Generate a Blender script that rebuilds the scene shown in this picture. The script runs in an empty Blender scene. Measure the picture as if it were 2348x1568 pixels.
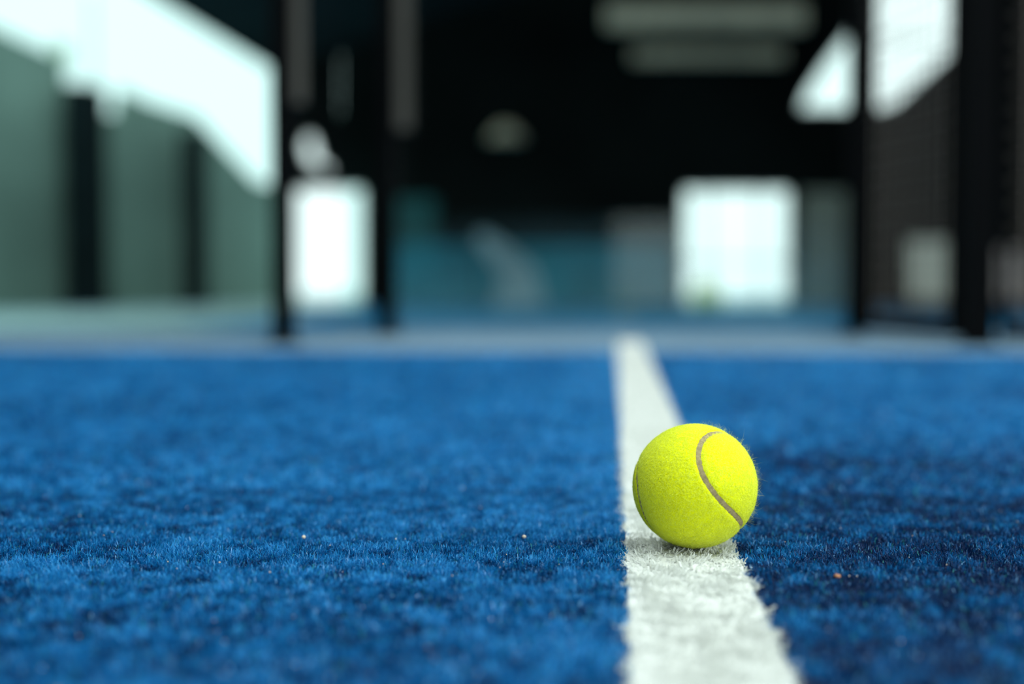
import bpy, bmesh, math, random
import numpy as np
from mathutils import Vector, Matrix, Quaternion

# ------------------------------------------------------------------ camera, world, light, exposure
SC = bpy.context.scene
COL = SC.collection
W, H, LENS, SENSOR = 2348, 1568, 50.0, 36.0
FPX = LENS / SENSOR * W
HORIZON, VPX = 641.0, 1409.0
BALL_PX, BALL_R_PX, BALL_R = (1593.0, 1113.7), 143.0, 0.033
PITCH = math.atan((H / 2 - HORIZON) / FPX)
YAW = math.atan((VPX - W / 2) / FPX * math.cos(PITCH))
ROT = Matrix.Rotation(YAW, 3, 'Z') @ Matrix.Rotation(math.pi / 2 - PITCH, 3, 'X')
DEPTH = FPX * BALL_R / BALL_R_PX


def ray(px, py):
    return ROT @ Vector(((px - W / 2) / FPX, -(py - H / 2) / FPX, -1.0))


BALL_Z = 0.0318
CAM_H = BALL_Z - (ray(*BALL_PX) * DEPTH).z
CAM = Vector((0, 0, CAM_H))
BALL = CAM + ray(*BALL_PX) * DEPTH

cam_data = bpy.data.cameras.new('camera')
cam = bpy.data.objects.new('camera', cam_data)
COL.objects.link(cam)
cam_data.lens, cam_data.sensor_width = LENS, SENSOR
cam_data.clip_start, cam_data.clip_end = 0.02, 300
cam.location = CAM
cam.rotation_euler = (math.pi / 2 - PITCH, 0, YAW)
cam_data.dof.use_dof = True
cam_data.dof.focus_distance = DEPTH - 0.014
cam_data.dof.aperture_fstop = 2.7
cam_data.dof.aperture_blades = 0
SC.camera = cam

SC.view_settings.view_transform = 'Standard'
SC.view_settings.look = 'None'
SC.view_settings.exposure = 0.0
SC.view_settings.gamma = 1.0
SC.view_settings.use_curve_mapping = False

world = bpy.data.worlds.new('overcast_sky')
SC.world = world
world.use_nodes = True
wn = world.node_tree.nodes
wn['Background'].inputs[0].default_value = (0.81, 1.0, 0.985, 1)
wn['Background'].inputs[1].default_value = 1.45

cy = SC.cycles
cy.max_bounces, cy.diffuse_bounces, cy.glossy_bounces = 6, 3, 3
cy.transmission_bounces, cy.transparent_max_bounces = 3, 10
cy.caustics_reflective = cy.caustics_refractive = False
cy.sample_clamp_indirect = 4.0


def area_light(name, loc, size, size_y, power, color, target=None):
    d = bpy.data.lights.new(name, 'AREA')
    d.shape, d.size, d.size_y, d.energy, d.color = 'RECTANGLE', size, size_y, power, color
    o = bpy.data.objects.new(name, d)
    COL.objects.link(o)
    o.location = loc
    if target is not None:
        o.rotation_euler = (Vector(target) - Vector(loc)).to_track_quat('-Z', 'Y').to_euler()
    return o


EAVE, RIDGE, RIDGE_X = 5.04, 7.6, 0.4      # roof underside: low eave on the open left side, level from the ridge on
LOWER = -0.48                              # floor of the hall beyond the raised court
EAVE_X = CAM.x + (ray(360, 0) * ((EAVE - CAM_H) / ray(360, 0).z)).x


def roof_z(x):
    return RIDGE if x >= RIDGE_X else EAVE + (RIDGE - EAVE) * (x - EAVE_X) / (RIDGE_X - EAVE_X)


DAY = (0.90, 1.0, 0.97)
# added key and fill lights, each in an unseen gap made for it
ROOF_GAPS = [(0.8, 4.6, -4.0, 4.0), (-4.4, -2.2, -5.0, 2.0), (1.5, 6.5, 11.0, 17.0)]
area_light('added_roof_light', (2.7, 0.0, RIDGE + 0.1), 3.8, 8.0, 850, DAY)
area_light('added_roof_light', (-3.3, -1.5, roof_z(-3.3) + 0.1), 2.2, 7.0, 270, DAY)
area_light('added_roof_light', (4.0, 14.0, RIDGE + 0.1), 5.0, 6.0, 330, DAY)
WALL_R, WALL_B = 10.5, -17.0
area_light('added_wall_light', (WALL_R - 0.05, -2.0, 3.2), 14.0, 4.6, 1100, DAY, (0, -2.0, 3.2))
area_light('added_wall_light', (7.4, WALL_B + 0.05, 3.2), 6.0, 5.6, 1300, DAY, (7.4, 0, 3.2))


# ------------------------------------------------------------------ helpers
def at_depth(px, py, depth):
    return CAM + ray(px, py) * depth


def on_ground(px, py, z=0.0):
    r = ray(px, py)
    return CAM + r * ((z - CAM_H) / r.z)


def on_plane(px, py, p0, n):
    r = ray(px, py)
    return CAM + r * ((p0 - CAM).dot(n) / r.dot(n))


def tag(o, label=None, cat=None, group=None, kind=None):
    for k, v in (('label', label), ('category', cat), ('group', group), ('kind', kind)):
        if v:
            o[k] = v
    return o


def empty(name, loc):
    o = bpy.data.objects.new(name, None)
    COL.objects.link(o)
    o.location = loc
    return o


def link(name, me, mat, parent=None):
    o = bpy.data.objects.new(name, me)
    COL.objects.link(o)
    me.materials.append(mat)
    if parent:
        o.parent = parent
    return o


def from_bm(name, bm, mat, parent=None, smooth=False):
    bmesh.ops.recalc_face_normals(bm, faces=bm.faces)
    me = bpy.data.meshes.new(name)
    bm.to_mesh(me)
    bm.free()
    if smooth:
        me.polygons.foreach_set('use_smooth', [True] * len(me.polygons))
    return link(name, me, mat, parent)


def np_mesh(name, verts, quads=None, tris=None, smooth=False, attrs=None):
    me = bpy.data.meshes.new(name)
    nq = 0 if quads is None else len(quads)
    nt = 0 if tris is None else len(tris)
    me.vertices.add(len(verts))
    me.vertices.foreach_set('co', np.ascontiguousarray(verts, dtype=np.float32).ravel())
    loops = np.concatenate(([quads.ravel()] if nq else []) + ([tris.ravel()] if nt else [])).astype(np.int32)
    me.loops.add(len(loops))
    me.loops.foreach_set('vertex_index', loops)
    starts = np.concatenate([np.arange(nq) * 4, nq * 4 + np.arange(nt) * 3]).astype(np.int32)
    me.polygons.add(nq + nt)
    me.polygons.foreach_set('loop_start', starts)
    if smooth:
        me.polygons.foreach_set('use_smooth', np.ones(nq + nt, dtype=bool))
    for k, v in (attrs or {}).items():
        a = me.attributes.new(k, 'FLOAT', 'POINT')
        a.data.foreach_set('value', np.ascontiguousarray(v, dtype=np.float32))
    me.update(calc_edges=True)
    return me


def box(bm, x0, x1, y0, y1, z0, z1, bevel=0.0):
    m = Matrix.Translation(((x0 + x1) / 2, (y0 + y1) / 2, (z0 + z1) / 2)) @ Matrix.Diagonal((x1 - x0, y1 - y0, z1 - z0, 1))
    g = bmesh.ops.create_cube(bm, size=1, matrix=m)
    if bevel:
        es = list({e for v in g['verts'] for e in v.link_edges})
        bmesh.ops.bevel(bm, geom=es, offset=bevel, segments=2, affect='EDGES', profile=0.5)


def bar(bm, a, b, w, d=None):
    """rectangular bar from a to b, w wide and d deep"""
    a, b = Vector(a), Vector(b)
    d = d or w
    ax = (b - a)
    q = ax.to_track_quat('Z', 'Y').to_matrix().to_4x4()
    m = Matrix.Translation((a + b) / 2) @ q @ Matrix.Diagonal((w, d, ax.length, 1))
    bmesh.ops.create_cube(bm, size=1, matrix=m)


def cyl(bm, loc, r, h, seg=16, axis='Z', r2=None):
    m = Matrix.Translation(loc)
    if axis == 'X':
        m = m @ Matrix.Rotation(math.pi / 2, 4, 'Y')
    if axis == 'Y':
        m = m @ Matrix.Rotation(math.pi / 2, 4, 'X')
    bmesh.ops.create_cone(bm, cap_ends=True, segments=seg, radius1=r, radius2=r if r2 is None else r2, depth=h, matrix=m)


def slab(bm, pts, n, t):
    """closed prism: polygon pts pushed t along n"""
    a = [bm.verts.new(p) for p in pts]
    b = [bm.verts.new(Vector(p) + Vector(n) * t) for p in pts]
    bm.faces.new(a)
    bm.faces.new(b[::-1])
    for i in range(len(a)):
        j = (i + 1) % len(a)
        bm.faces.new((a[i], b[i], b[j], a[j]))


# ------------------------------------------------------------------ materials
def mat(name, color, rough=0.6, metal=0.0, spec=0.5, noise=None, bump=None):
    """noise = (scale, amount): procedural mottling of the colour; bump = (scale, strength)"""
    m = bpy.data.materials.new(name)
    m.use_nodes = True
    nt = m.node_tree
    b = nt.nodes['Principled BSDF']
    b.inputs['Base Color'].default_value = (*color, 1)
    b.inputs['Roughness'].default_value = rough
    b.inputs['Metallic'].default_value = metal
    b.inputs['Specular IOR Level'].default_value = spec
    if noise or bump:
        tc = nt.nodes.new('ShaderNodeTexCoord')
    if noise:
        nz = nt.nodes.new('ShaderNodeTexNoise')
        nz.inputs['Scale'].default_value = noise[0]
        nz.inputs['Detail'].default_value = 5
        nt.links.new(tc.outputs['Object'], nz.inputs['Vector'])
        r = nt.nodes.new('ShaderNodeValToRGB')
        k = noise[1]
        r.color_ramp.elements[0].position, r.color_ramp.elements[1].position = 0.3, 0.7
        r.color_ramp.elements[0].color = (*[c * (1 - k) for c in color], 1)
        r.color_ramp.elements[1].color = (*[min(1, c * (1 + k)) for c in color], 1)
        nt.links.new(nz.outputs['Fac'], r.inputs['Fac'])
        nt.links.new(r.outputs['Color'], b.inputs['Base Color'])
    if bump:
        nb = nt.nodes.new('ShaderNodeTexNoise')
        nb.inputs['Scale'].default_value = bump[0]
        nb.inputs['Detail'].default_value = 4
        nt.links.new(tc.outputs['Object'], nb.inputs['Vector'])
        bp = nt.nodes.new('ShaderNodeBump')
        bp.inputs['Strength'].default_value = bump[1]
        nt.links.new(nb.outputs['Fac'], bp.inputs['Height'])
        nt.links.new(bp.outputs['Normal'], b.inputs['Normal'])
    return m


def blade_mat(name, stops, rough, spec, trans=0.0, patches=None):
    """fibre colour picked per fibre from the 'tone' attribute; patches adds worn patches of another tone"""
    m = bpy.data.materials.new(name)
    m.use_nodes = True
    nt = m.node_tree
    b = nt.nodes['Principled BSDF']
    at = nt.nodes.new('ShaderNodeAttribute')
    at.attribute_name = 'tone'
    r = nt.nodes.new('ShaderNodeValToRGB')
    while len(r.color_ramp.elements) < len(stops):
        r.color_ramp.elements.new(0.5)
    for e, (p, c) in zip(r.color_ramp.elements, stops):
        e.position, e.color = p, (*c, 1)
    nt.links.new(at.outputs['Fac'], r.inputs['Fac'])
    out = r.outputs['Color']
    nt.links.new(out, b.inputs['Base Color'])
    b.inputs['Roughness'].default_value = rough
    b.inputs['Specular IOR Level'].default_value = spec
    if trans:
        tr = nt.nodes.new('ShaderNodeBsdfTranslucent')
        nt.links.new(out, tr.inputs['Color'])
        mx = nt.nodes.new('ShaderNodeMixShader')
        mx.inputs['Fac'].default_value = trans
        nt.links.new(b.outputs[0], mx.inputs[1])
        nt.links.new(tr.outputs[0], mx.inputs[2])
        nt.links.new(mx.outputs[0], nt.nodes['Material Output'].inputs['Surface'])
    return m


def glass_mat(name, tint, haze=0.0, haze_top=1.6):
    """thin pane: clear tinted body, mirror by Fresnel, painted reflection haze, thicker low on the pane"""
    m = bpy.data.materials.new(name)
    m.use_nodes = True
    nt = m.node_tree
    nt.nodes.remove(nt.nodes['Principled BSDF'])
    t = nt.nodes.new('ShaderNodeBsdfTransparent')
    t.inputs['Color'].default_value = (*tint, 1)
    g = nt.nodes.new('ShaderNodeBsdfGlossy')
    g.inputs['Roughness'].default_value = 0.02
    f = nt.nodes.new('ShaderNodeFresnel')
    f.inputs['IOR'].default_value = 1.45
    mx = nt.nodes.new('ShaderNodeMixShader')
    nt.links.new(f.outputs[0], mx.inputs['Fac'])
    nt.links.new(t.outputs[0], mx.inputs[1])
    nt.links.new(g.outputs[0], mx.inputs[2])
    last = mx.outputs[0]
    if haze:  # teal reflection haze painted as a film over the pane
        d = nt.nodes.new('ShaderNodeBsdfDiffuse')
        d.inputs['Color'].default_value = (0.34, 0.64, 0.72, 1)
        tl = nt.nodes.new('ShaderNodeBsdfTranslucent')
        tl.inputs['Color'].default_value = (0.34, 0.64, 0.72, 1)
        ad = nt.nodes.new('ShaderNodeAddShader')
        nt.links.new(d.outputs[0], ad.inputs[0])
        nt.links.new(tl.outputs[0], ad.inputs[1])
        tc = nt.nodes.new('ShaderNodeTexCoord')
        nz = nt.nodes.new('ShaderNodeTexNoise')
        nz.inputs['Scale'].default_value = 2.2
        nz.inputs['Detail'].default_value = 3
        nt.links.new(tc.outputs['Object'], nz.inputs['Vector'])
        sx = nt.nodes.new('ShaderNodeSeparateXYZ')
        nt.links.new(tc.outputs['Object'], sx.inputs[0])
        mr = nt.nodes.new('ShaderNodeMapRange')
        mr.inputs['From Min'].default_value = 0.0
        mr.inputs['From Max'].default_value = haze_top
        mr.inputs['To Min'].default_value = 1.0
        mr.inputs['To Max'].default_value = 0.0
        nt.links.new(sx.outputs['Z'], mr.inputs['Value'])
        ml = nt.nodes.new('ShaderNodeMath')
        ml.operation = 'MULTIPLY'
        nt.links.new(nz.outputs['Fac'], ml.inputs[0])
        nt.links.new(mr.outputs[0], ml.inputs[1])
        m2 = nt.nodes.new('ShaderNodeMath')
        m2.operation = 'MULTIPLY'
        m2.inputs[1].default_value = haze
        nt.links.new(ml.outputs[0], m2.inputs[0])
        mx2 = nt.nodes.new('ShaderNodeMixShader')
        nt.links.new(m2.outputs[0], mx2.inputs['Fac'])
        nt.links.new(last, mx2.inputs[1])
        nt.links.new(ad.outputs[0], mx2.inputs[2])
        last = mx2.outputs[0]
    nt.links.new(last, nt.nodes['Material Output'].inputs['Surface'])
    return m


M = {}
M['turf_base'] = mat('blue_turf_backing', (0.0005, 0.05, 0.17), 0.8, spec=0.2, noise=(3.0, 0.25), bump=(900, 0.6))
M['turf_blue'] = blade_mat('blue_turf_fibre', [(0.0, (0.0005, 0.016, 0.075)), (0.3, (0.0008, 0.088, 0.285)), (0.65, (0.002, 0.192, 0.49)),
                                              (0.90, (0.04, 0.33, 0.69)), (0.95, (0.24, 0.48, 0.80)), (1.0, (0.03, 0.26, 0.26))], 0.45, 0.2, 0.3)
M['turf_white'] = blade_mat('white_turf_fibre', [(0.0, (0.72, 0.74, 0.69)), (1.0, (0.84, 0.86, 0.84))], 0.5, 0.4, 0.25)
M['white_base'] = mat('white_turf_backing', (0.74, 0.76, 0.72), 0.8, spec=0.2, bump=(900, 0.4))
M['felt'] = mat('yellow_felt', (0.79, 0.815, 0.0), 0.95, spec=0.05, noise=(260, 0.10), bump=(700, 0.9))
M['fuzz'] = blade_mat('yellow_felt_fibre', [(0.0, (0.74, 0.78, 0.0)), (1.0, (0.86, 0.94, 0.16))], 0.8, 0.15, 0.35)
for _n in ('felt', 'fuzz'):
    _b = M[_n].node_tree.nodes['Principled BSDF']
    _b.inputs['Sheen Weight'].default_value = 0.6
    _b.inputs['Sheen Roughness'].default_value = 0.45
    _b.inputs['Sheen Tint'].default_value = (0.85, 1.0, 0.35, 1)
M['seam'] = mat('grey_rubber_seam', (0.30, 0.24, 0.13), 0.8, spec=0.2, noise=(500, 0.25), bump=(900, 0.5))
M['sand'] = mat('pale_sand', (0.50, 0.44, 0.35), 0.8, noise=(150, 0.3))
M['brown_grain'] = mat('reddish_grain', (0.30, 0.12, 0.05), 0.7, noise=(300, 0.3))
M['kerb'] = mat('sandy_concrete', (0.15, 0.235, 0.32), 0.9, spec=0.1, noise=(3, 0.18), bump=(60, 0.4))
M['black_steel'] = mat('black_painted_steel', (0.001, 0.0013, 0.0018), 0.6, spec=0.03)
M['lit_steel'] = mat('grey_brown_lit_steel', (0.060, 0.058, 0.052), 0.6, spec=0.1, noise=(2, 0.15))
M['glass_teal'] = glass_mat('teal_tinted_glass', (0.90, 0.985, 0.975))
M['glass_hazy'] = glass_mat('hazy_teal_glass', (0.945, 0.985, 0.98), 0.13, 0.30)
M['wire'] = mat('dark_wire', (0.15, 0.13, 0.115), 0.6, spec=0.2)
M['wall_green'] = mat('grey_green_wall', (0.20, 0.275, 0.24), 0.9, spec=0.1, noise=(0.35, 0.22), bump=(5, 0.2))
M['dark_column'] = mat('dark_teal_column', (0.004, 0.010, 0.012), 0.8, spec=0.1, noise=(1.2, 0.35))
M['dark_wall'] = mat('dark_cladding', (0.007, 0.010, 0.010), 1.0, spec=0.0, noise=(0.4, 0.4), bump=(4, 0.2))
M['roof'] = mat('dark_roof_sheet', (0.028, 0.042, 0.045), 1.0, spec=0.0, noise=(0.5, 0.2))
M['beam'] = mat('warm_grey_beam', (0.78, 0.70, 0.52), 0.7, noise=(3, 0.2))
M['blue_floor'] = mat('blue_hall_floor', (0.003, 0.27, 0.60), 0.8, spec=0.1, noise=(0.5, 0.2))
M['pale_floor'] = mat('pale_concrete', (0.40, 0.54, 0.56), 0.85, noise=(0.6, 0.1))
M['frame'] = mat('pale_metal_frame', (0.32, 0.34, 0.34), 0.5)
M['leaf'] = blade_mat('yellow_green_leaf', [(0.0, (0.72, 0.82, 0.03)), (1.0, (0.8, 0.9, 0.05))], 0.7, 0.2, 0.5)
M['leaf_pale'] = mat('green_leaf', (0.16, 0.36, 0.09), 0.7, noise=(4, 0.3))
M['board'] = mat('pale_grey_green_board', (0.66, 0.68, 0.57), 0.7, noise=(1.0, 0.25))
M['pink_board'] = mat('greyish_pink_board', (0.50, 0.43, 0.40), 0.7, noise=(1.5, 0.25))
M['pale_cover'] = mat('pale_blue_grey_cover', (0.24, 0.36, 0.40), 0.7, noise=(1.5, 0.2))

# ------------------------------------------------------------------ court surface
rng = np.random.default_rng(11)
KERB_NEAR = on_ground(1409, 806).y          # where the turf ends and the concrete strip begins
KERB_FAR = on_ground(1409, 757).y
NEAR_ROW = on_ground(650, 788).y            # fence line of the outer posts
FAR_ROW = on_ground(890, 766).y             # fence line of the set-back posts
LINE_L, LINE_R = 0.047 * CAM_H, 0.455 * CAM_H
BASE_Z = -0.0038

bm = bmesh.new()
box(bm, -6, 6, -1.5, KERB_NEAR, LOWER, BASE_Z)
floor = tag(from_bm('floor', bm, M['turf_base']), kind='structure')
bm = bmesh.new()
box(bm, -6, 6, KERB_NEAR + 0.002, KERB_FAR, LOWER, -0.002, 0.003)
tag(from_bm('trim_1', bm, M['kerb']), kind='structure')


def smooth_noise(x, y, cell, seed):
    """value noise used to comb the pile in drifting directions"""
    r = np.random.default_rng(seed)
    g = r.random((64, 64))
    u, v = x / cell + 17.3, y / cell + 23.7
    i, j = np.floor(u).astype(int), np.floor(v).astype(int)
    a, b = u - i, v - j
    a, b = a * a * (3 - 2 * a), b * b * (3 - 2 * b)
    i, j, i1, j1 = i % 64, j % 64, (i + 1) % 64, (j + 1) % 64
    return (g[i, j] * (1 - a) + g[i1, j] * a) * (1 - b) + (g[i, j1] * (1 - a) + g[i1, j1] * a) * b


def pile(x, y, length, width, lean, azim, curl, tone, z0, tip=0.45, segs=3, turn=0.0, cross=False):
    """one curled ribbon fibre per (x, y) (two crossed ribbons if cross): returns verts, quads, tone per vertex"""
    n = len(x)
    face = azim + math.pi / 2 + rng.normal(0, 0.7, n)
    vs, qs = [], []
    m = 2 * (segs + 1)
    for rep_ in range(2 if cross else 1):
        if rep_:
            face = face + math.pi / 2
        cx_, sx_ = np.cos(face), np.sin(face)
        v = np.empty((n, m, 3), np.float32)
        px_, py_, pz_ = x.copy(), y.copy(), np.full(n, z0, float)
        ang, az = lean.copy(), azim.copy()
        for k in range(segs + 1):
            f = k / segs
            w = width * (1.0 if f < 0.7 else 1 - (1 - tip) * (f - 0.7) / 0.3) * 0.5
            v[:, 2 * k, 0], v[:, 2 * k, 1], v[:, 2 * k, 2] = px_ - cx_ * w, py_ - sx_ * w, pz_
            v[:, 2 * k + 1, 0], v[:, 2 * k + 1, 1], v[:, 2 * k + 1, 2] = px_ + cx_ * w, py_ + sx_ * w, pz_
            s = length / segs
            px_, py_, pz_ = px_ + np.cos(az) * np.sin(ang) * s, py_ + np.sin(az) * np.sin(ang) * s, pz_ + np.cos(ang) * s
            ang = np.clip(ang + curl * 2 / segs, -1.9, 1.9)
            az = az + turn
        base = (np.arange(n) * m)[:, None] + rep_ * n * m
        qs.append(np.concatenate([base + np.array([[2 * k, 2 * k + 1, 2 * k + 3, 2 * k + 2]]) for k in range(segs)]))
        vs.append(v.reshape(-1, 3))
    return np.concatenate(vs), np.concatenate(qs), np.tile(np.repeat(tone, m), len(vs))


def scatter_band(y0, y1, xl, xr, density):
    n = int(density * (y1 - y0) * (xr - xl))
    return rng.uniform(xl, xr, n), rng.uniform(y0, y1, n)


def edge_wobble(y):
    return 0.0010 * np.sin(y * 310) + 0.0012 * np.sin(y * 127 + 1.0) + 0.0008 * np.sin(y * 611 + 2.0)


# --- blue pile
parts_v, parts_q, parts_t, off = [], [], [], 0
bands = [(0.40, 0.62, 1.2e6, 1.1), (0.62, 0.95, 1.9e6, 0.95), (0.95, 1.35, 5.0e5, 1.7), (1.35, 2.0, 1.6e5, 2.8), (2.0, KERB_NEAR, 6.0e4, 4.5)]
for band in bands + [(0.0, KERB_NEAR, 3.0e4, 4.0, True)]:
    y0, y1, dens, fat = band[:4]
    if len(band) == 5:                                  # coarser pile on the rest of the court around
        x, y = scatter_band(y0, y1, -2.6, 2.4, dens)
        yb = np.select([y < 0.40, y < 0.62, y < 0.95, y < 1.35, y < 2.0], [-1.0, 0.62, 0.95, 1.35, 2.0], KERB_NEAR)
        far_out = (x < -0.43 * yb - 0.16) | (x > 0.34 * yb + 0.16) | (yb < 0)
        x, y = x[far_out], y[far_out]
    else:
        half = 0.36 * y1 + 0.16
        x, y = scatter_band(y0, y1, -half - 0.07 * y1, half - 0.02 * y1, dens)
    keep = (x < LINE_L - 0.0012 + edge_wobble(y)) | (x > LINE_R + 0.0012 + edge_wobble(y + 3))
    x, y = x[keep], y[keep]
    n = len(x)
    clump = smooth_noise(x, y, 0.010, 3) * 0.5 + smooth_noise(x, y, 0.0042, 4) * 0.3 + smooth_noise(x, y, 0.0022, 14) * 0.2
    broad = smooth_noise(x, y, 0.09, 5)
    right = (x > LINE_R)
    length = (0.0014 + 0.0050 * clump + rng.normal(0, 0.0007, n)) * (0.85 + 0.15 * fat)
    width = (0.00030 + 0.00028 * rng.random(n)) * fat
    # left side: combed towards the viewer; right side, near: combed away
    az_l = -math.pi / 2 + (smooth_noise(x, y, 0.05, 6) - 0.5) * 3.0
    az_r = math.pi / 2 + 0.6 + (smooth_noise(x, y, 0.05, 7) - 0.5) * 2.0
    azim = np.where(right, az_r, az_l) + rng.normal(0, 1.3, n)
    lean = np.clip(0.30 + 0.6 * smooth_noise(x, y, 0.03, 8) + rng.normal(0, 0.4, n), 0.0, 1.4)
    curl = rng.normal(0.5, 0.8, n)
    # soft shade painted into the right turf, light fall-off into the left
    roll = np.where(right, np.clip((1.30 - 0.16 * (x - 0.2) + 0.05 * (smooth_noise(x, y, 0.12, 21) - 0.5) - y) / 0.16, 0, 1), 0)  # mask of the painted shade, full near the camera
    brightened = np.exp(-((x - LINE_L) / 0.24) ** 2) * ~right
    tone = 0.34 + 0.66 * (rng.random(n) - 0.5) + 1.45 * (clump - 0.5) + 0.30 * (broad - 0.5) - 0.26 * roll + 0.19 * brightened + 0.14 * (y > 0.95)  # low clumps darkened: shade in the gaps painted into the tone
    tone = np.clip(tone, 0, 0.90)
    u = rng.random(n)
    tone = np.where(u > 0.982 - 0.030 * brightened, 0.92 + 0.04 * rng.random(n), tone)  # glints painted as pale fibres, denser beside the line
    tone = np.where(u < 0.015, 1.0, tone)
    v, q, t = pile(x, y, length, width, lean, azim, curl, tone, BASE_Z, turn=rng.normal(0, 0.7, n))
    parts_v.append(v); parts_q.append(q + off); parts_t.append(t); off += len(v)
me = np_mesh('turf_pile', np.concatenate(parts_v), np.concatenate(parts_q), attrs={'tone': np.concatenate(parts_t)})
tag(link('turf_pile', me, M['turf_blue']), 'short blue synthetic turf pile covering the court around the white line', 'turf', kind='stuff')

# --- white line: a strip of white turf let into the blue
parts_v, parts_q, parts_t, off = [], [], [], 0
yy = np.linspace(-0.3, KERB_NEAR + 0.5, 240)
sv = np.concatenate([np.c_[np.full(240, LINE_L), yy, np.full(240, BASE_Z + 0.002)], np.c_[np.full(240, LINE_R), yy, np.full(240, BASE_Z + 0.002)]])
sv[yy.size:, 2] = sv[:yy.size, 2]
on_kerb = np.tile(yy > KERB_NEAR - 0.02, 2)
sv[on_kerb, 2] = 0.0005
i = np.arange(239)
sq = np.c_[i, i + 240, i + 241, i + 1]
parts_v.append(sv); parts_q.append(sq); parts_t.append(np.full(len(sv), 0.9)); off = len(sv)
for (y0, y1, dens, fat) in [(0.40, 0.95, 7.5e5, 1.0), (0.95, 1.4, 2.5e5, 1.5), (1.4, KERB_NEAR - 0.03, 9.0e4, 2.4)]:
    x, y = scatter_band(y0, y1, LINE_L - 0.004, LINE_R + 0.004, dens)
    # fibres grow in tufts, so the edge of the line is ragged
    tuft = 0.003
    tx, ty = np.round(x / tuft) * tuft, np.round(y / tuft) * tuft
    jit = (smooth_noise(tx, ty, tuft, 12) - 0.5) * 0.0042
    keep = (x > LINE_L + jit + edge_wobble(y)) & (x < LINE_R + jit + edge_wobble(y + 3))
    x, y = x[keep], y[keep]
    n = len(x)
    clump = smooth_noise(x, y, 0.006, 9)
    length = 0.0040 + 0.0020 * clump + rng.normal(0, 0.0005, n)
    width = (0.0007 + 0.0004 * rng.random(n)) * fat * 0.95
    side = (x - (LINE_L + LINE_R) / 2) / (LINE_R - LINE_L)
    azim = -math.pi / 2 + side * 1.0 + (smooth_noise(x, y, 0.012, 10) - 0.5) * 3.2 + rng.normal(0, 0.5, n)
    lean = np.clip(0.55 + 0.5 * smooth_noise(x, y, 0.01, 13) + rng.normal(0, 0.2, n), 0.1, 1.3)
    tone = np.clip(0.75 + 0.3 * (clump - 0.5) + rng.normal(0, 0.15, n), 0, 1)
    v, q, t = pile(x, y, length, width, lean, azim, rng.normal(0.5, 0.35, n), tone, BASE_Z, 0.55, cross=True)
    parts_v.append(v); parts_q.append(q + off); parts_t.append(t); off += len(v)
me = np_mesh('court_line', np.concatenate(parts_v), np.concatenate(parts_q), attrs={'tone': np.concatenate(parts_t)})
tag(link('court_line', me, M['turf_white']), 'straight white turf line running across the blue court under the yellow ball', 'court line')

# --- sand left in the pile
bm = bmesh.new()
R_ = random.Random(4)
for k in range(420):
    y = R_.uniform(0.45, 1.3)
    x = R_.uniform(-0.42 * y, 0.36 * y)
    if LINE_L - 0.003 < x < LINE_R + 0.003:
        continue
    s = R_.uniform(0.00022, 0.00055)
    bmesh.ops.create_icosphere(bm, subdivisions=1, radius=s, matrix=Matrix.Translation((x, y, R_.uniform(-0.003, 0.0005))) @ Matrix.Diagonal((R_.uniform(.7, 1.3), R_.uniform(.7, 1.3), R_.uniform(.7, 1.1), 1)))
tag(from_bm('sand', bm, M['sand']), 'pale sand grains caught in the blue turf', 'sand', kind='stuff')


def pebble(name, px, py, r, m, label):
    bm = bmesh.new()
    bmesh.ops.create_icosphere(bm, subdivisions=3, radius=r)
    rr = random.Random(px)
    a, b = rr.uniform(0, 6), rr.uniform(0, 6)
    for v in bm.verts:
        k = 1 + 0.16 * math.sin(v.co.x / r * 2.3 + a) + 0.12 * math.sin(v.co.y / r * 3.1 + b)
        v.co = v.co * k
        v.co.z *= 0.75
    o = from_bm(name, bm, m, smooth=True)
    p = on_ground(px, py, 0.0)
    o.location = (p.x, p.y, 0.0002)
    return tag(o, label, 'grain')


pebble('grain', 1921, 1322, 0.0015, M['brown_grain'], 'small reddish brown grain on the blue turf to the right of the ball')
pebble('grain', 1202, 1231, 0.0011, M['sand'], 'pale sand grain on the turf, halfway between ball and middle of the court')
pebble('grain', 696, 1232, 0.0011, M['sand'], 'pale yellowish grain on the left part of the turf, among greenish fibres')

# ------------------------------------------------------------------ the ball
T = np.linspace(0, 2 * math.pi, 720, endpoint=False)
SA, SB = 0.8, 0.2
SCV = np.c_[SA * np.cos(T) + SB * np.cos(3 * T), SA * np.sin(T) - SB * np.sin(3 * T), 2 * math.sqrt(SA * SB) * np.sin(2 * T)]
QF = Quaternion((0.33907097, 0.27668144, 0.89406864, -0.09549621)).to_matrix()      # seam turned as in the photo, seen along the view
FWD = (BALL - CAM).normalized()
RT = FWD.cross(Vector((0, 0, 1))).normalized()
UP = RT.cross(FWD)
VIEW = Matrix((RT, UP, -FWD)).transposed()
RB = np.array(VIEW @ QF)
SCW = SCV @ RB.T                                                      # unit seam directions in the world
SCW /= np.linalg.norm(SCW, axis=1)[:, None]


def seam_dist(d):
    out = np.empty(len(d))
    for s in range(0, len(d), 4000):
        out[s:s + 4000] = np.sqrt(((d[s:s + 4000, None] - SCW[None]) ** 2).sum(2)).min(1)
    return out


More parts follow.
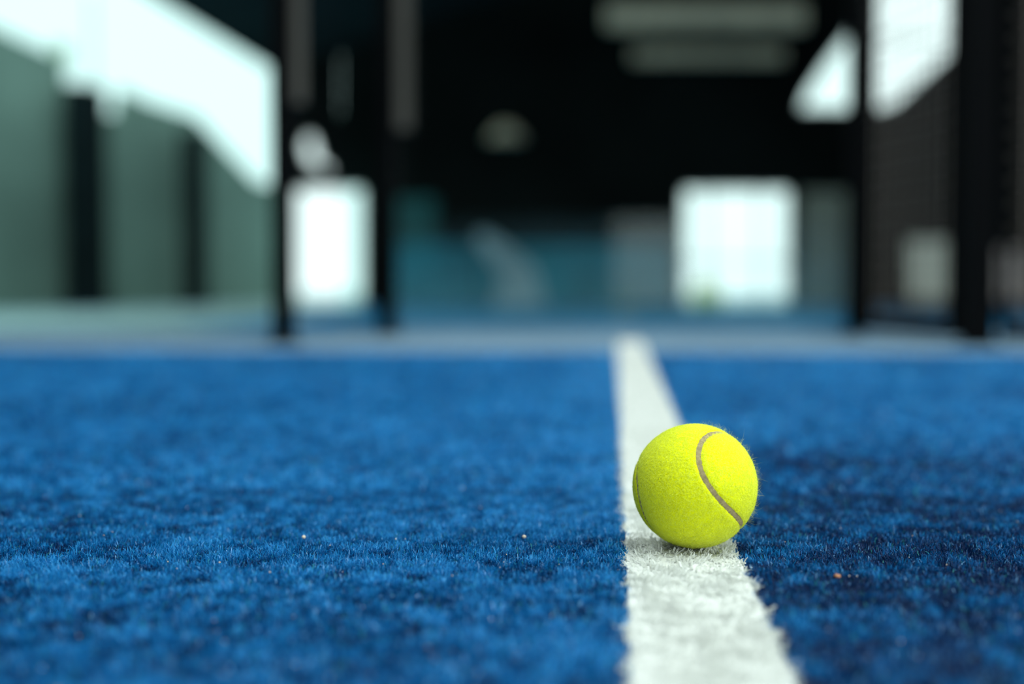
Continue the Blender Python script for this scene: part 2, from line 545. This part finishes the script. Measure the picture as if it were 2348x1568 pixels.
HALF = 0.046                                                          # half width of the seam, in ball radii
bm = bmesh.new()
bmesh.ops.create_icosphere(bm, subdivisions=6, radius=1.0)
co = np.array([v.co for v in bm.verts])
co /= np.linalg.norm(co, axis=1)[:, None]
ds = seam_dist(co)
tt = np.clip((ds - HALF * 0.7) / (HALF * 0.9), 0, 1)
rad = BALL_R * (0.958 + 0.028 * tt * tt * (3 - 2 * tt))
for v, c, r in zip(bm.verts, co, rad):
    v.co = Vector(c) * r
ball = from_bm('tennis_ball', bm, M['felt'], smooth=True)
ball.location = BALL
tag(ball, 'fluffy bright yellow tennis ball with a grey seam resting on the white line', 'ball')
# seam ribbon
Nn = len(SCW)
tan = np.roll(SCW, -1, 0) - np.roll(SCW, 1, 0)
bi = np.cross(SCW, tan)
bi /= np.linalg.norm(bi, axis=1)[:, None]
ks = np.linspace(-1, 1, 7)
wob = HALF * (1 + 0.10 * np.sin(T * 37) + 0.08 * np.sin(T * 81 + 1))
rows = []
for k in ks:
    d = SCW + bi * (k * wob)[:, None]
    d /= np.linalg.norm(d, axis=1)[:, None]
    rows.append(d * BALL_R * (0.974 - 0.008 * k * k))
sv = np.stack(rows, 1).reshape(-1, 3)
ii = np.arange(Nn)
sq = np.concatenate([np.c_[ii * 7 + k, ii * 7 + k + 1, ((ii + 1) % Nn) * 7 + k + 1, ((ii + 1) % Nn) * 7 + k] for k in range(6)])
seam = link('seam', np_mesh('seam', sv, sq, smooth=True), M['seam'], ball)
tag(seam, 'greyish brown curved seam')
# felt nap: short curled hairs over the two felt panels
nh = 90000
d = rng.normal(size=(nh, 3))
d /= np.linalg.norm(d, axis=1)[:, None]
d = d[seam_dist(d) > HALF * 0.98 + np.abs(rng.normal(0, 0.004, nh))]
nh = len(d)
a1 = np.cross(d, rng.normal(size=(nh, 3)))
a1 /= np.linalg.norm(a1, axis=1)[:, None]
hl = 0.0008 + 0.0010 * rng.random(nh) ** 2
stray = rng.random(nh) < 0.018
lee = (d @ np.array(RT)) > 0.15                                       # the nap is fluffier on one side
stray2 = lee & (rng.random(nh) < 0.045)
hl = np.where(stray, hl * 1.9, hl)
hl = np.where(stray2, hl * (2.2 + 2.2 * rng.random(nh)), hl)
out_ = np.where(stray | stray2, 0.75, 0.42)
hw = np.where(stray | stray2, 0.000028, 0.000075)
S_ = 6
pos = d * (BALL_R * 0.984)
dirv = d * out_[:, None] + a1 * (1 - out_)[:, None]
side = np.cross(d, a1)
turn = rng.normal(0, 1.0, nh) * np.where(stray | stray2, 1.8, 1.0)
hv = np.empty((nh, S_ * 2, 3), np.float32)
for k in range(S_):
    w = (hw * (1 - 0.5 * k / (S_ - 1)))[:, None]
    hv[:, 2 * k] = pos - side * w
    hv[:, 2 * k + 1] = pos + side * w
    dirv = dirv / np.linalg.norm(dirv, axis=1)[:, None]
    pos = pos + dirv * (hl / (S_ - 1))[:, None]
    dirv = dirv + side * (turn * 0.55)[:, None] - d * 0.10
base = (np.arange(nh) * S_ * 2)[:, None]
hq = np.concatenate([base + np.array([[2 * k, 2 * k + 1, 2 * k + 3, 2 * k + 2]]) for k in range(S_ - 1)])
me = np_mesh('felt_nap', hv.reshape(-1, 3), hq, smooth=True, attrs={'tone': np.repeat(rng.random(nh), S_ * 2)})
nap = link('felt_nap', me, M['fuzz'], ball)
nap['kind'] = 'stuff'

# ------------------------------------------------------------------ hall shell
FAR = 33.5                                                            # distance of the far wall
FWDF = Vector((-math.sin(YAW), math.cos(YAW), 0))
SIDE = Vector((math.cos(YAW), math.sin(YAW), 0))
FAR_P = CAM + FWDF * FAR

# lower hall floor, pale yard floor, outside ground
bm = bmesh.new()
slab(bm, [Vector((EAVE_X + 2.6, KERB_FAR + 0.05, LOWER)), Vector((16, KERB_FAR + 0.05, LOWER)), Vector((16, 36, LOWER)), Vector((EAVE_X + 2.6, 36, LOWER))], (0, 0, -1), 0.2)
tag(from_bm('floor_hall', bm, M['blue_floor']), kind='structure')
bm = bmesh.new()
slab(bm, [Vector((-40, -10, LOWER - 0.02)), Vector((40, -10, LOWER - 0.02)), Vector((40, 70, LOWER - 0.02)), Vector((-40, 70, LOWER - 0.02))], (0, 0, -1), 0.3)
tag(from_bm('ground', bm, M['pale_floor']), kind='structure')

# roof with three unseen gaps added for the area lights
holes = ROOF_GAPS
xs = sorted({EAVE_X, RIDGE_X, WALL_R + 0.3, *[h[0] for h in holes], *[h[1] for h in holes]})
ys = sorted({WALL_B - 0.4, 34.6, *[h[2] for h in holes], *[h[3] for h in holes]})
bm = bmesh.new()
for i in range(len(xs) - 1):
    for j in range(len(ys) - 1):
        mx_, my_ = (xs[i] + xs[i + 1]) / 2, (ys[j] + ys[j + 1]) / 2
        if any(h[0] < mx_ < h[1] and h[2] < my_ < h[3] for h in holes):
            continue
        box(bm, xs[i], xs[i + 1], ys[j], ys[j + 1], 0, 0.18)
bmesh.ops.remove_doubles(bm, verts=bm.verts, dist=1e-4)
for v in bm.verts:
    v.co.z += roof_z(v.co.x)
tag(from_bm('ceiling', bm, M['roof']), kind='structure')

# far wall: polygons cut out for the doors and glazing
def far_pt(px, py):
    return on_plane(px, py, FAR_P, FWDF)


def uv_of(p):
    v = p - FAR_P
    return v.dot(SIDE), p.z


def wall_with_holes(name, outline, polys, mat_, thick):
    """extruded wall with polygon openings (triangulated with the openings as constraints)"""
    from mathutils.geometry import delaunay_2d_cdt
    vs, es, fs = [], [], []
    for poly in [outline] + polys:
        s = len(vs)
        vs += [Vector(uv_of(p)) for p in poly]
        es += [(s + i, s + (i + 1) % len(poly)) for i in range(len(poly))]
    ov, oe, of, _, _, _ = delaunay_2d_cdt(vs, es, [], 1, 1e-5)

    def inside(pt, poly):
        c = False
        q = [Vector(uv_of(p)) for p in poly]
        for i in range(len(q)):
            a, b = q[i], q[i - 1]
            if (a.y > pt.y) != (b.y > pt.y) and pt.x < (b.x - a.x) * (pt.y - a.y) / (b.y - a.y) + a.x:
                c = not c
        return c
    bm = bmesh.new()
    bv = [bm.verts.new(FAR_P * 1 + SIDE * v.x + Vector((0, 0, v.y - FAR_P.z))) for v in ov]
    for f in of:
        c = sum((ov[i] for i in f), Vector((0, 0))) / len(f)
        if inside(c, outline) and not any(inside(c, p) for p in polys):
            bm.faces.new([bv[i] for i in f])
    r = bmesh.ops.extrude_face_region(bm, geom=bm.faces[:])
    bmesh.ops.translate(bm, verts=[g for g in r['geom'] if isinstance(g, bmesh.types.BMVert)], vec=FWDF * thick)
    return tag(from_bm(name, bm, mat_), kind='structure')


def pxpoly(pts):
    return [far_pt(*p) for p in pts]


DOOR_Y = 706
door_r = [(1566, DOOR_Y), (1566, 432), (1812, 432), (1812, DOOR_Y)]
door_l = [(676, DOOR_Y - 2), (676, 430), (832, 430), (832, DOOR_Y - 2)]
sky_r = [(1832, 252), (1850, 208), (1895, 140), (1946, 72), (1960, 30), (1960, -40), (2268, -40), (2215, 92), (2130, 170), (2055, 240), (2015, 252)]
sky_l = [(690, 330), (706, 300), (722, 318), (736, 372), (752, 372), (762, 405), (700, 372)]
outline = [far_pt(632, 708), far_pt(632, 300), far_pt(1435, 300), far_pt(2440, 300), far_pt(2440, 708)]
for k in (1, 2, 3):
    outline[k].z = roof_z(outline[k].x)
for k in (0, 4):
    outline[k].z = LOWER - 0.01
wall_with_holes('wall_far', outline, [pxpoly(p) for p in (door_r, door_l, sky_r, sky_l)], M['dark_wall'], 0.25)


def opening_frame(name, pts, mull=(), w=0.05):
    bm = bmesh.new()
    q = pxpoly(pts)
    for i in range(len(q)):
        bar(bm, q[i] + FWDF * 0.1, q[(i + 1) % len(q)] + FWDF * 0.1, w, 0.12)
    for a, b in mull:
        bar(bm, far_pt(*a) + FWDF * 0.1, far_pt(*b) + FWDF * 0.1, w, 0.06)
    return tag(from_bm(name, bm, M['frame']), kind='structure')


opening_frame('door_1', door_r, [((1625, 432), (1625, DOOR_Y)), ((1745, 432), (1745, DOOR_Y)), ((1566, 600), (1812, 600))])
opening_frame('door_2', door_l)
opening_frame('window_1', sky_r, [((1862, 88), (2205, 88))])
opening_frame('window_2', sky_l)

# right side wall, out at the edge of the frame
bm = bmesh.new()
for (y0, y1, z0, z1) in ((WALL_B, -9.0, LOWER, RIDGE), (5.0, 34.6, LOWER, RIDGE), (-9.0, 5.0, LOWER, 0.9), (-9.0, 5.0, 5.5, RIDGE)):  # unseen window gap added for the side light
    box(bm, WALL_R, WALL_R + 0.3, y0, y1, z0, z1)
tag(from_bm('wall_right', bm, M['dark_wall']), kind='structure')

# end wall behind the camera
bm = bmesh.new()
for (x0, x1, z0, z1) in ((EAVE_X, 0.0, LOWER, EAVE), (0.0, 1.35, 1.2, EAVE), (1.35, 4.3, LOWER, EAVE), (4.3, 11.7, LOWER, 0.4), (4.3, 11.7, 6.0, RIDGE), (RIDGE_X, 4.3, EAVE, RIDGE)):  # right gap added for the fill light; low gap added to mirror as haze
    box(bm, x0, min(x1, WALL_R + 0.3), WALL_B - 0.4, WALL_B, z0, z1)
slab(bm, [Vector((EAVE_X, WALL_B, EAVE)), Vector((RIDGE_X, WALL_B, EAVE)), Vector((RIDGE_X, WALL_B, RIDGE))], (0, -1, 0), 0.4)
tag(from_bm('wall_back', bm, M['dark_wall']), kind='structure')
# unseen wall added on the left to keep sky reflections off the glass
bm = bmesh.new()
box(bm, EAVE_X - 0.25, EAVE_X, WALL_B - 0.4, 14.0, LOWER, EAVE)
tag(from_bm('wall_added', bm, M['dark_wall']), kind='structure')

# ribbed beams hung on rods under the far roof
def roof_beam(label, py0, py1, px0, px1, depth):
    a, b = at_depth(px0, py1, depth), at_depth(px1, py0, depth)
    root = empty('roof_beam', (a.x, a.y, a.z))
    root.rotation_euler = (0, 0, YAW)
    w, h = (b - a).dot(SIDE), b.z - a.z
    bm = bmesh.new()
    box(bm, 0, w, 0.06, 0.3, 0, h, 0.01)
    n = 24
    for k in range(n):
        box(bm, w * k / n, w * (k + 0.5) / n, -0.02, 0.06, 0.02, h - 0.02)
    from_bm('rib_panel', bm, M['beam'], root)
    for f in (0.12, 0.5, 0.88):
        bm = bmesh.new()
        cyl(bm, (w * f, 0.18, h + (RIDGE - a.z - h) / 2), 0.03, RIDGE - a.z - h, 8)
        from_bm('rod', bm, M['black_steel'], root)
    return tag(root, label, 'beam', kind='thing')


# ------------------------------------------------------------------ left boundary wall, columns
WA, WB = at_depth(0, 716, 28.5), at_depth(600, 700, 36.8)
WDIR = (WB - WA)
WDIR.z = 0
WDIR.normalize()
WN = Vector((-WDIR.y, WDIR.x, 0))


def wpt(px, py):
    return on_plane(px, py, WA, WN)


def wall_panel(name, top, mat_, x0, x1):
    pts = [wpt(x1, 640), wpt(x0, 640)]
    for p in pts:
        p.z = LOWER - 0.01
    pts += [wpt(*p) for p in top]
    bm = bmesh.new()
    slab(bm, pts, WN, 0.25)
    return tag(from_bm(name, bm, mat_), kind='structure')


wall_panel('wall_left', [(-160, -10), (0, 68), (140, 132), (150, 140), (150, 190), (226, 192), (228, 262), (282, 262), (288, 206), (335, 232), (450, 268), (490, 312), (590, 418), (632, 424)], M['wall_green'], -160, 632)


def column(label, px0, px1, top, dep, mt, mast=False):
    a, b = on_plane(px0, 600, WA - WN * dep, WN), on_plane(px1, 600, WA - WN * dep, WN)
    t = on_plane((px0 + px1) / 2, top, WA - WN * dep, WN)
    root = empty('column', ((a + b) / 2).xy.to_3d() + Vector((0, 0, LOWER - 0.02)))
    z0 = LOWER - 0.02
    wd = (b - a).length
    bm = bmesh.new()
    o = root.location
    c = ((a + b) / 2) - o
    c.z = 0
    u = WDIR * wd / 2
    vv = WN * 0.16
    slab(bm, [c - u - vv, c + u - vv, c + u + vv, c - u + vv], (0, 0, 1), t.z - z0)
    from_bm('shaft', bm, mt, root)
    bm = bmesh.new()
    slab(bm, [c - u * 1.15 - vv * 1.2, c + u * 1.15 - vv * 1.2, c + u * 1.15 + vv * 1.2, c - u * 1.15 + vv * 1.2], (0, 0, 1), 0.12)
    from_bm('base_plate', bm, mt, root)
    if mast:
        bm = bmesh.new()
        cyl(bm, (u.x * 0.5, u.y * 0.5, t.z - z0 + 1.0), 0.035, 2.0, 10)
        tag(from_bm('mast', bm, M['frame'], root), 'thin pale mast')
    return tag(root, label, 'column', kind='thing')


column('tall dark column in front of the grey green boundary wall, topped by bright sky', 162, 236, 200, 0.5, M['dark_column'], True)
column('slimmer dark column at the low end of the grey green boundary wall', 430, 466, 300, 0.5, M['dark_column'])


# ------------------------------------------------------------------ fence of the court
def post(label, px0, px1, row, top=3.0, plate=True, side_px=None):
    """square steel post on a base plate; side_px adds a lighter strip for the light on its upper flank"""
    d = row
    a = on_plane(px0, 700, Vector((0, row, 0)), Vector((0, 1, 0)))
    b = on_plane(px1, 700, Vector((0, row, 0)), Vector((0, 1, 0)))
    w = b.x - a.x
    root = empty('fence_post', ((a.x + b.x) / 2, row, -0.002))
    bm = bmesh.new()
    box(bm, -w / 2, w / 2, 0, w, 0.004, top, 0.003)
    from_bm('shaft', bm, M['black_steel'], root)
    bm = bmesh.new()
    box(bm, -w * 0.75, w * 0.75, -w * 0.2, w * 1.2, 0, 0.006, 0.001)
    pl = from_bm('base_plate', bm, M['black_steel'], root)
    for sx in (-1, 1):
        bm = bmesh.new()
        cyl(bm, (sx * w * 0.62, w * 0.5, 0.009), 0.006, 0.008, 6)
        from_bm('bolt', bm, M['black_steel'], pl)
    bm = bmesh.new()
    box(bm, -w * 0.55, w * 0.55, -w * 0.05, w * 1.05, top, top + 0.006, 0.001)
    from_bm('cap', bm, M['black_steel'], root)
    if side_px:
        c = on_plane(side_px, 100, Vector((0, row, 0)), Vector((0, 1, 0)))
        bm = bmesh.new()
        box(bm, w / 2 + 0.002, c.x - (a.x + b.x) / 2, w * 0.3, w * 0.9, 0.53, top, 0.002)  # lighter colour paints the light on the upper flank
        tag(from_bm('lit_flank', bm, M['lit_steel'], root), 'greyish brown strip for the lit upper flank')
    tag(root, label, 'post', 'black steel posts of the court fence')
    return (a.x, b.x)


P1 = post('thick black steel post of the court fence, left of the bright narrow doorway', 622, 668, NEAR_ROW, side_px=690)
P2 = post('slimmer black steel post of the court fence, right of the bright narrow doorway', 868, 906, FAR_ROW, side_px=936)
P3 = post('slender black steel post of the court fence, in front of the slanting roof glazing', 1944, 1976, FAR_ROW)
P4 = post('thickest black steel post of the court fence, at the foot of the dark rail', 2218, 2284, NEAR_ROW)


def pane(name, label, a, b, mt, z0=0.02, z1=3.0, t=0.006):
    a, b = Vector((*a, 0)), Vector((*b, 0))
    u = (b - a).normalized()
    n = Vector((-u.y, u.x, 0))
    c = (a + b) / 2
    bm = bmesh.new()
    slab(bm, [a - c - n * t / 2, b - c - n * t / 2, b - c + n * t / 2, a - c + n * t / 2], (0, 0, 1), z1 - z0)
    o = from_bm(name, bm, mt)
    o.location = (c.x, c.y, z0)
    # steel channel the pane stands in
    bm = bmesh.new()
    slab(bm, [Vector(p) for p in (a - c - n * .009, b - c - n * .009, b - c + n * .009, a - c + n * .009)], (0, 0, 1), 0.016)
    ch = from_bm('channel', bm, M['kerb'], o)
    ch.location = (0, 0, -z0 - 0.002)
    return tag(o, label, 'glass panel', 'glass panels of the court fence')


pane('glass_panel', 'clear teal tinted glass panel left of the thick black post, before the grey green wall', (P1[0] - 2.0, NEAR_ROW + 0.095), (P1[0] + 0.01, NEAR_ROW + 0.095), M['glass_teal'])
pane('glass_panel', 'narrow glass panel between the two black posts, before the bright narrow doorway', (P1[0] + 0.03, FAR_ROW + 0.085), (P2[0] + 0.01, FAR_ROW + 0.085), M['glass_teal'])
pane('glass_panel', 'wide hazy glass panel at the end of the white line', (P2[0] + 0.016, FAR_ROW + 0.085), (P3[0] + 0.01, FAR_ROW + 0.085), M['glass_hazy'])


def mesh_panel(label, a, b, z1=3.0, pitch=0.05, wire=0.003, fw=0.03):
    a, b = Vector((*a, 0)), Vector((*b, 0))
    L = (b - a).length
    u = (b - a).normalized()
    root = empty('mesh_panel', (a.x, a.y, 0))
    root.rotation_euler = (0, 0, math.atan2(u.y, u.x))
    bm = bmesh.new()
    box(bm, 0, L, -fw / 2, fw / 2, 0.012, 0.012 + fw)
    box(bm, 0, L, -fw / 2, fw / 2, z1 - fw, z1)
    box(bm, 0, fw * 0.35, -fw / 2, fw / 2, 0.012 + fw, z1 - fw)
    box(bm, L - fw * 0.35, L, -fw / 2, fw / 2, 0.012 + fw, z1 - fw)
    from_bm('frame', bm, M['black_steel'], root)
    bm = bmesh.new()
    k = pitch
    while k < L - fw * 0.35:
        box(bm, k - wire / 2, k + wire / 2, -wire, 0, 0.03, z1 - 0.02)
        k += pitch
    k = 0.05
    while k < z1 - 0.03:
        box(bm, fw * 0.3, L - fw * 0.3, 0, wire, k - wire / 2, k + wire / 2)
        k += pitch
    from_bm('wire_mesh', bm, M['wire'], root)
    return tag(root, label, 'mesh panel', 'welded wire panels of the court fence')


mesh_panel('dark welded wire panel between the slender post and the thickest post', (P3[1] + 0.024, FAR_ROW + 0.06), (P4[0] + 0.005, NEAR_ROW + 0.13))
mesh_panel('dark welded wire panel on a black bottom rail, beside the thickest post', (P4[1] + 0.02, NEAR_ROW + 0.03), (P4[1] + 1.6, NEAR_ROW + 0.03))

# ------------------------------------------------------------------ things out in the hall
roof_beam('warm grey ribbed roof beam high above the bright wide doorway, nearer of two', 8, 62, 1390, 1850, 29.0)
roof_beam('warm grey ribbed roof beam above the bright wide doorway, farther and lower of two', 108, 140, 1450, 1800, 31.5)


def shrub(name, label, centre, r, n, m, stem_to, seed):
    rr = random.Random(seed)
    root = empty(name, (centre.x, centre.y, stem_to))
    bm = bmesh.new()
    for k in range(n):
        d = Vector((rr.gauss(0, 1), rr.gauss(0, 1), rr.gauss(0, 1))).normalized() * (r * rr.random() ** 0.4)
        d.z = d.z * 1.25 + (centre.z - stem_to)
        s = r * rr.uniform(0.16, 0.30)
        q = Quaternion((rr.gauss(0, 1), rr.gauss(0, 1), rr.gauss(0, 1), rr.gauss(0, 1))).normalized().to_matrix()
        vs = [bm.verts.new(d + q @ Vector(p) * s) for p in ((0, -1, 0), (0.4, -0.2, 0.1), (0.3, 0.5, 0.12), (0, 1, 0), (-0.3, 0.5, 0.12), (-0.4, -0.2, 0.1))]
        bm.faces.new(vs)
    from_bm('foliage', bm, m, root)
    bm = bmesh.new()
    cyl(bm, (0, 0, (centre.z - stem_to) / 2), r * 0.07, centre.z - stem_to, 8, r2=r * 0.04)
    from_bm('stem', bm, M['brown_grain'], root)
    return tag(root, label, 'shrub')


shrub('shrub', 'small yellow green shrub at the lower corner of the bright wide doorway', at_depth(1620, 680, FAR + 0.9), 0.34, 190, M['leaf'], LOWER - 0.02, 3)
shrub('shrub', 'green bush peeping over the grey green boundary wall beside the tall column', at_depth(142, 122, 36.0), 0.25, 160, M['leaf_pale'], LOWER - 0.02, 5)


def leaning_board(label, px0, px1, py0, py1, depth, m, tilt=0.12):
    """framed board standing on the hall floor"""
    a, b = at_depth(px0, py1, depth), at_depth(px1, py0, depth)
    u = (at_depth(px1, py1, depth) - a)
    w, h = u.length, b.z - LOWER
    root = empty('board', ((a.x + b.x) / 2, (a.y + b.y) / 2, LOWER))
    root.rotation_euler = (-tilt, 0, math.atan2(u.y, u.x))
    low = max(0.12, a.z - LOWER)
    bm = bmesh.new()
    box(bm, -w / 2, w / 2, -0.02, 0.02, low, h, 0.004)
    from_bm('panel', bm, m, root)
    bm = bmesh.new()
    for (x0, x1, z0, z1) in ((-w / 2 - .05, -w / 2, low - .05, h + .05), (w / 2, w / 2 + .05, low - .05, h + .05), (-w / 2, w / 2, low - .05, low), (-w / 2, w / 2, h, h + .05)):
        box(bm, x0, x1, -0.03, 0.03, z0, z1)
    from_bm('frame', bm, M['dark_column'], root)
    for sx in (-1, 1):
        bm = bmesh.new()
        box(bm, sx * w / 2 - .025, sx * w / 2 + .025, -0.03, 0.03, 0.0, low - .05)
        from_bm('leg', bm, M['dark_column'], root)
    return tag(root, label, 'board')


leaning_board('pale grey green board standing behind the wire panel, left of the thickest post', 2085, 2208, 548, 690, 24, M['board'])
leaning_board('greyish pink board standing behind the wire panel, right of the thickest post', 2285, 2345, 570, 690, 24, M['pink_board'])


def windscreen(label, px0, px1, py, depth, m):
    a, b = at_depth(px0, py, depth), at_depth(px1, py, depth)
    w = (b - a).dot(SIDE)
    root = empty('windscreen', (a.x, a.y, LOWER))
    root.rotation_euler = (0, 0, YAW)
    h = a.z - LOWER
    bm = bmesh.new()
    n = max(8, int(w / 0.35))
    rows = []
    for k in range(n + 1):
        o = 0.03 * math.sin(k * 1.7)
        rows.append([bm.verts.new((w * k / n, o + e, z)) for z in (0.06, h) for e in (0, 0.012)])
    for k in range(n):
        p, q = rows[k], rows[k + 1]
        for i, j in ((0, 2), (1, 3), (0, 1), (2, 3)):
            bm.faces.new((p[i], q[i], q[j], p[j]))
    for p in (rows[0], rows[-1]):
        bm.faces.new((p[0], p[1], p[3], p[2]))
    from_bm('cloth', bm, m, root, smooth=False)
    k = 0
    for f in np.linspace(0.01, 0.99, max(2, int(w / 2) + 1)):
        bm = bmesh.new()
        cyl(bm, (w * f, 0.09, h / 2), 0.025, h, 10)
        from_bm('pole', bm, M['black_steel'], root)
    return tag(root, label, 'windscreen')


M['screen_teal'] = mat('teal_windscreen_cloth', (0.012, 0.19, 0.26), 0.9, spec=0.1, noise=(0.9, 0.3))
M['screen_dark'] = mat('dark_teal_windscreen_cloth', (0.03, 0.12, 0.125), 0.9, spec=0.1, noise=(0.9, 0.4))
windscreen('low teal windscreen cloth across the hall behind the hazy glass panel', 900, 1545, 560, 31.0, M['screen_teal'])
windscreen('taller dark teal windscreen cloth behind the slimmer post, beyond the low one', 900, 1000, 455, 32.0, M['screen_dark'])

# sheet drawn at a slant over low equipment on the hall floor
prof = [(1085, 545), (1110, 528), (1165, 565), (1225, 612), (1240, 660), (1250, 704), (1130, 704), (1140, 655), (1160, 640)]
pts = [at_depth(px, py, 28.5) for px, py in prof]
c0 = sum(pts, Vector()) / len(pts)
root = empty('equipment_cover', (c0.x, c0.y, LOWER))
bm = bmesh.new()
slab(bm, [p - root.location - FWDF * 0.2 for p in pts], FWDF, 0.4)
bmesh.ops.bevel(bm, geom=bm.edges[:], offset=0.04, segments=2, affect='EDGES')
from_bm('sheet', bm, M['pale_cover'], root)
bm = bmesh.new()
p = at_depth(1100, 560, 28.5) - root.location
cyl(bm, (p.x, p.y, p.z / 2), 0.03, p.z, 10)
from_bm('leg', bm, M['black_steel'], root)
tag(root, 'pale blue grey sheet drawn at a slant over equipment before the low teal windscreen', 'cover')

# dim lamp shade hung from the roof
p = at_depth(1160, 320, 30.0)
root = empty('hanging_lamp', (p.x, p.y, p.z))
bm = bmesh.new()
cyl(bm, (0, 0, 0.15), 0.42, 0.3, 28, r2=0.16)
from_bm('lamp_shade', bm, M['beam'], root)
bm = bmesh.new()
zr = roof_z(p.x) - p.z
cyl(bm, (0, 0, (0.3 + zr) / 2), 0.015, zr - 0.3, 8)
from_bm('rod', bm, M['black_steel'], root)
tag(root, 'dim beige lamp shade hanging in the dark above the covered equipment', 'lamp')

# sliding door leaf pushed open beside the wide doorway
a, b = at_depth(1838, 440, FAR - 0.35), at_depth(1938, 440, FAR - 0.35)
root = empty('sliding_door', (a.x, a.y, LOWER))
root.rotation_euler = (0, 0, YAW)
w, h = (b - a).dot(SIDE), a.z - LOWER
M['door_leaf'] = mat('grey_green_door_leaf', (0.34, 0.37, 0.31), 0.8, spec=0.2, noise=(1.0, 0.15))
bm = bmesh.new()
box(bm, 0, w, -0.03, 0.03, 0.02, h, 0.01)
from_bm('leaf', bm, M['door_leaf'], root)
for z in (h * 0.34, h * 0.67):
    bm = bmesh.new()
    box(bm, 0.02, w - 0.02, -0.05, -0.031, z - 0.04, z + 0.04)
    from_bm('cross_rail', bm, M['frame'], root)
bm = bmesh.new()
cyl(bm, (0.12, -0.07, h * 0.45), 0.015, 0.25, 8)
from_bm('handle', bm, M['black_steel'], root)
bm = bmesh.new()
box(bm, 0.1, w - 0.1, -0.02, 0.02, 0.0, 0.019)
from_bm('floor_guide', bm, M['black_steel'], root)
tag(root, 'grey green sliding door leaf pushed open beside the bright wide doorway', 'door', kind='thing')
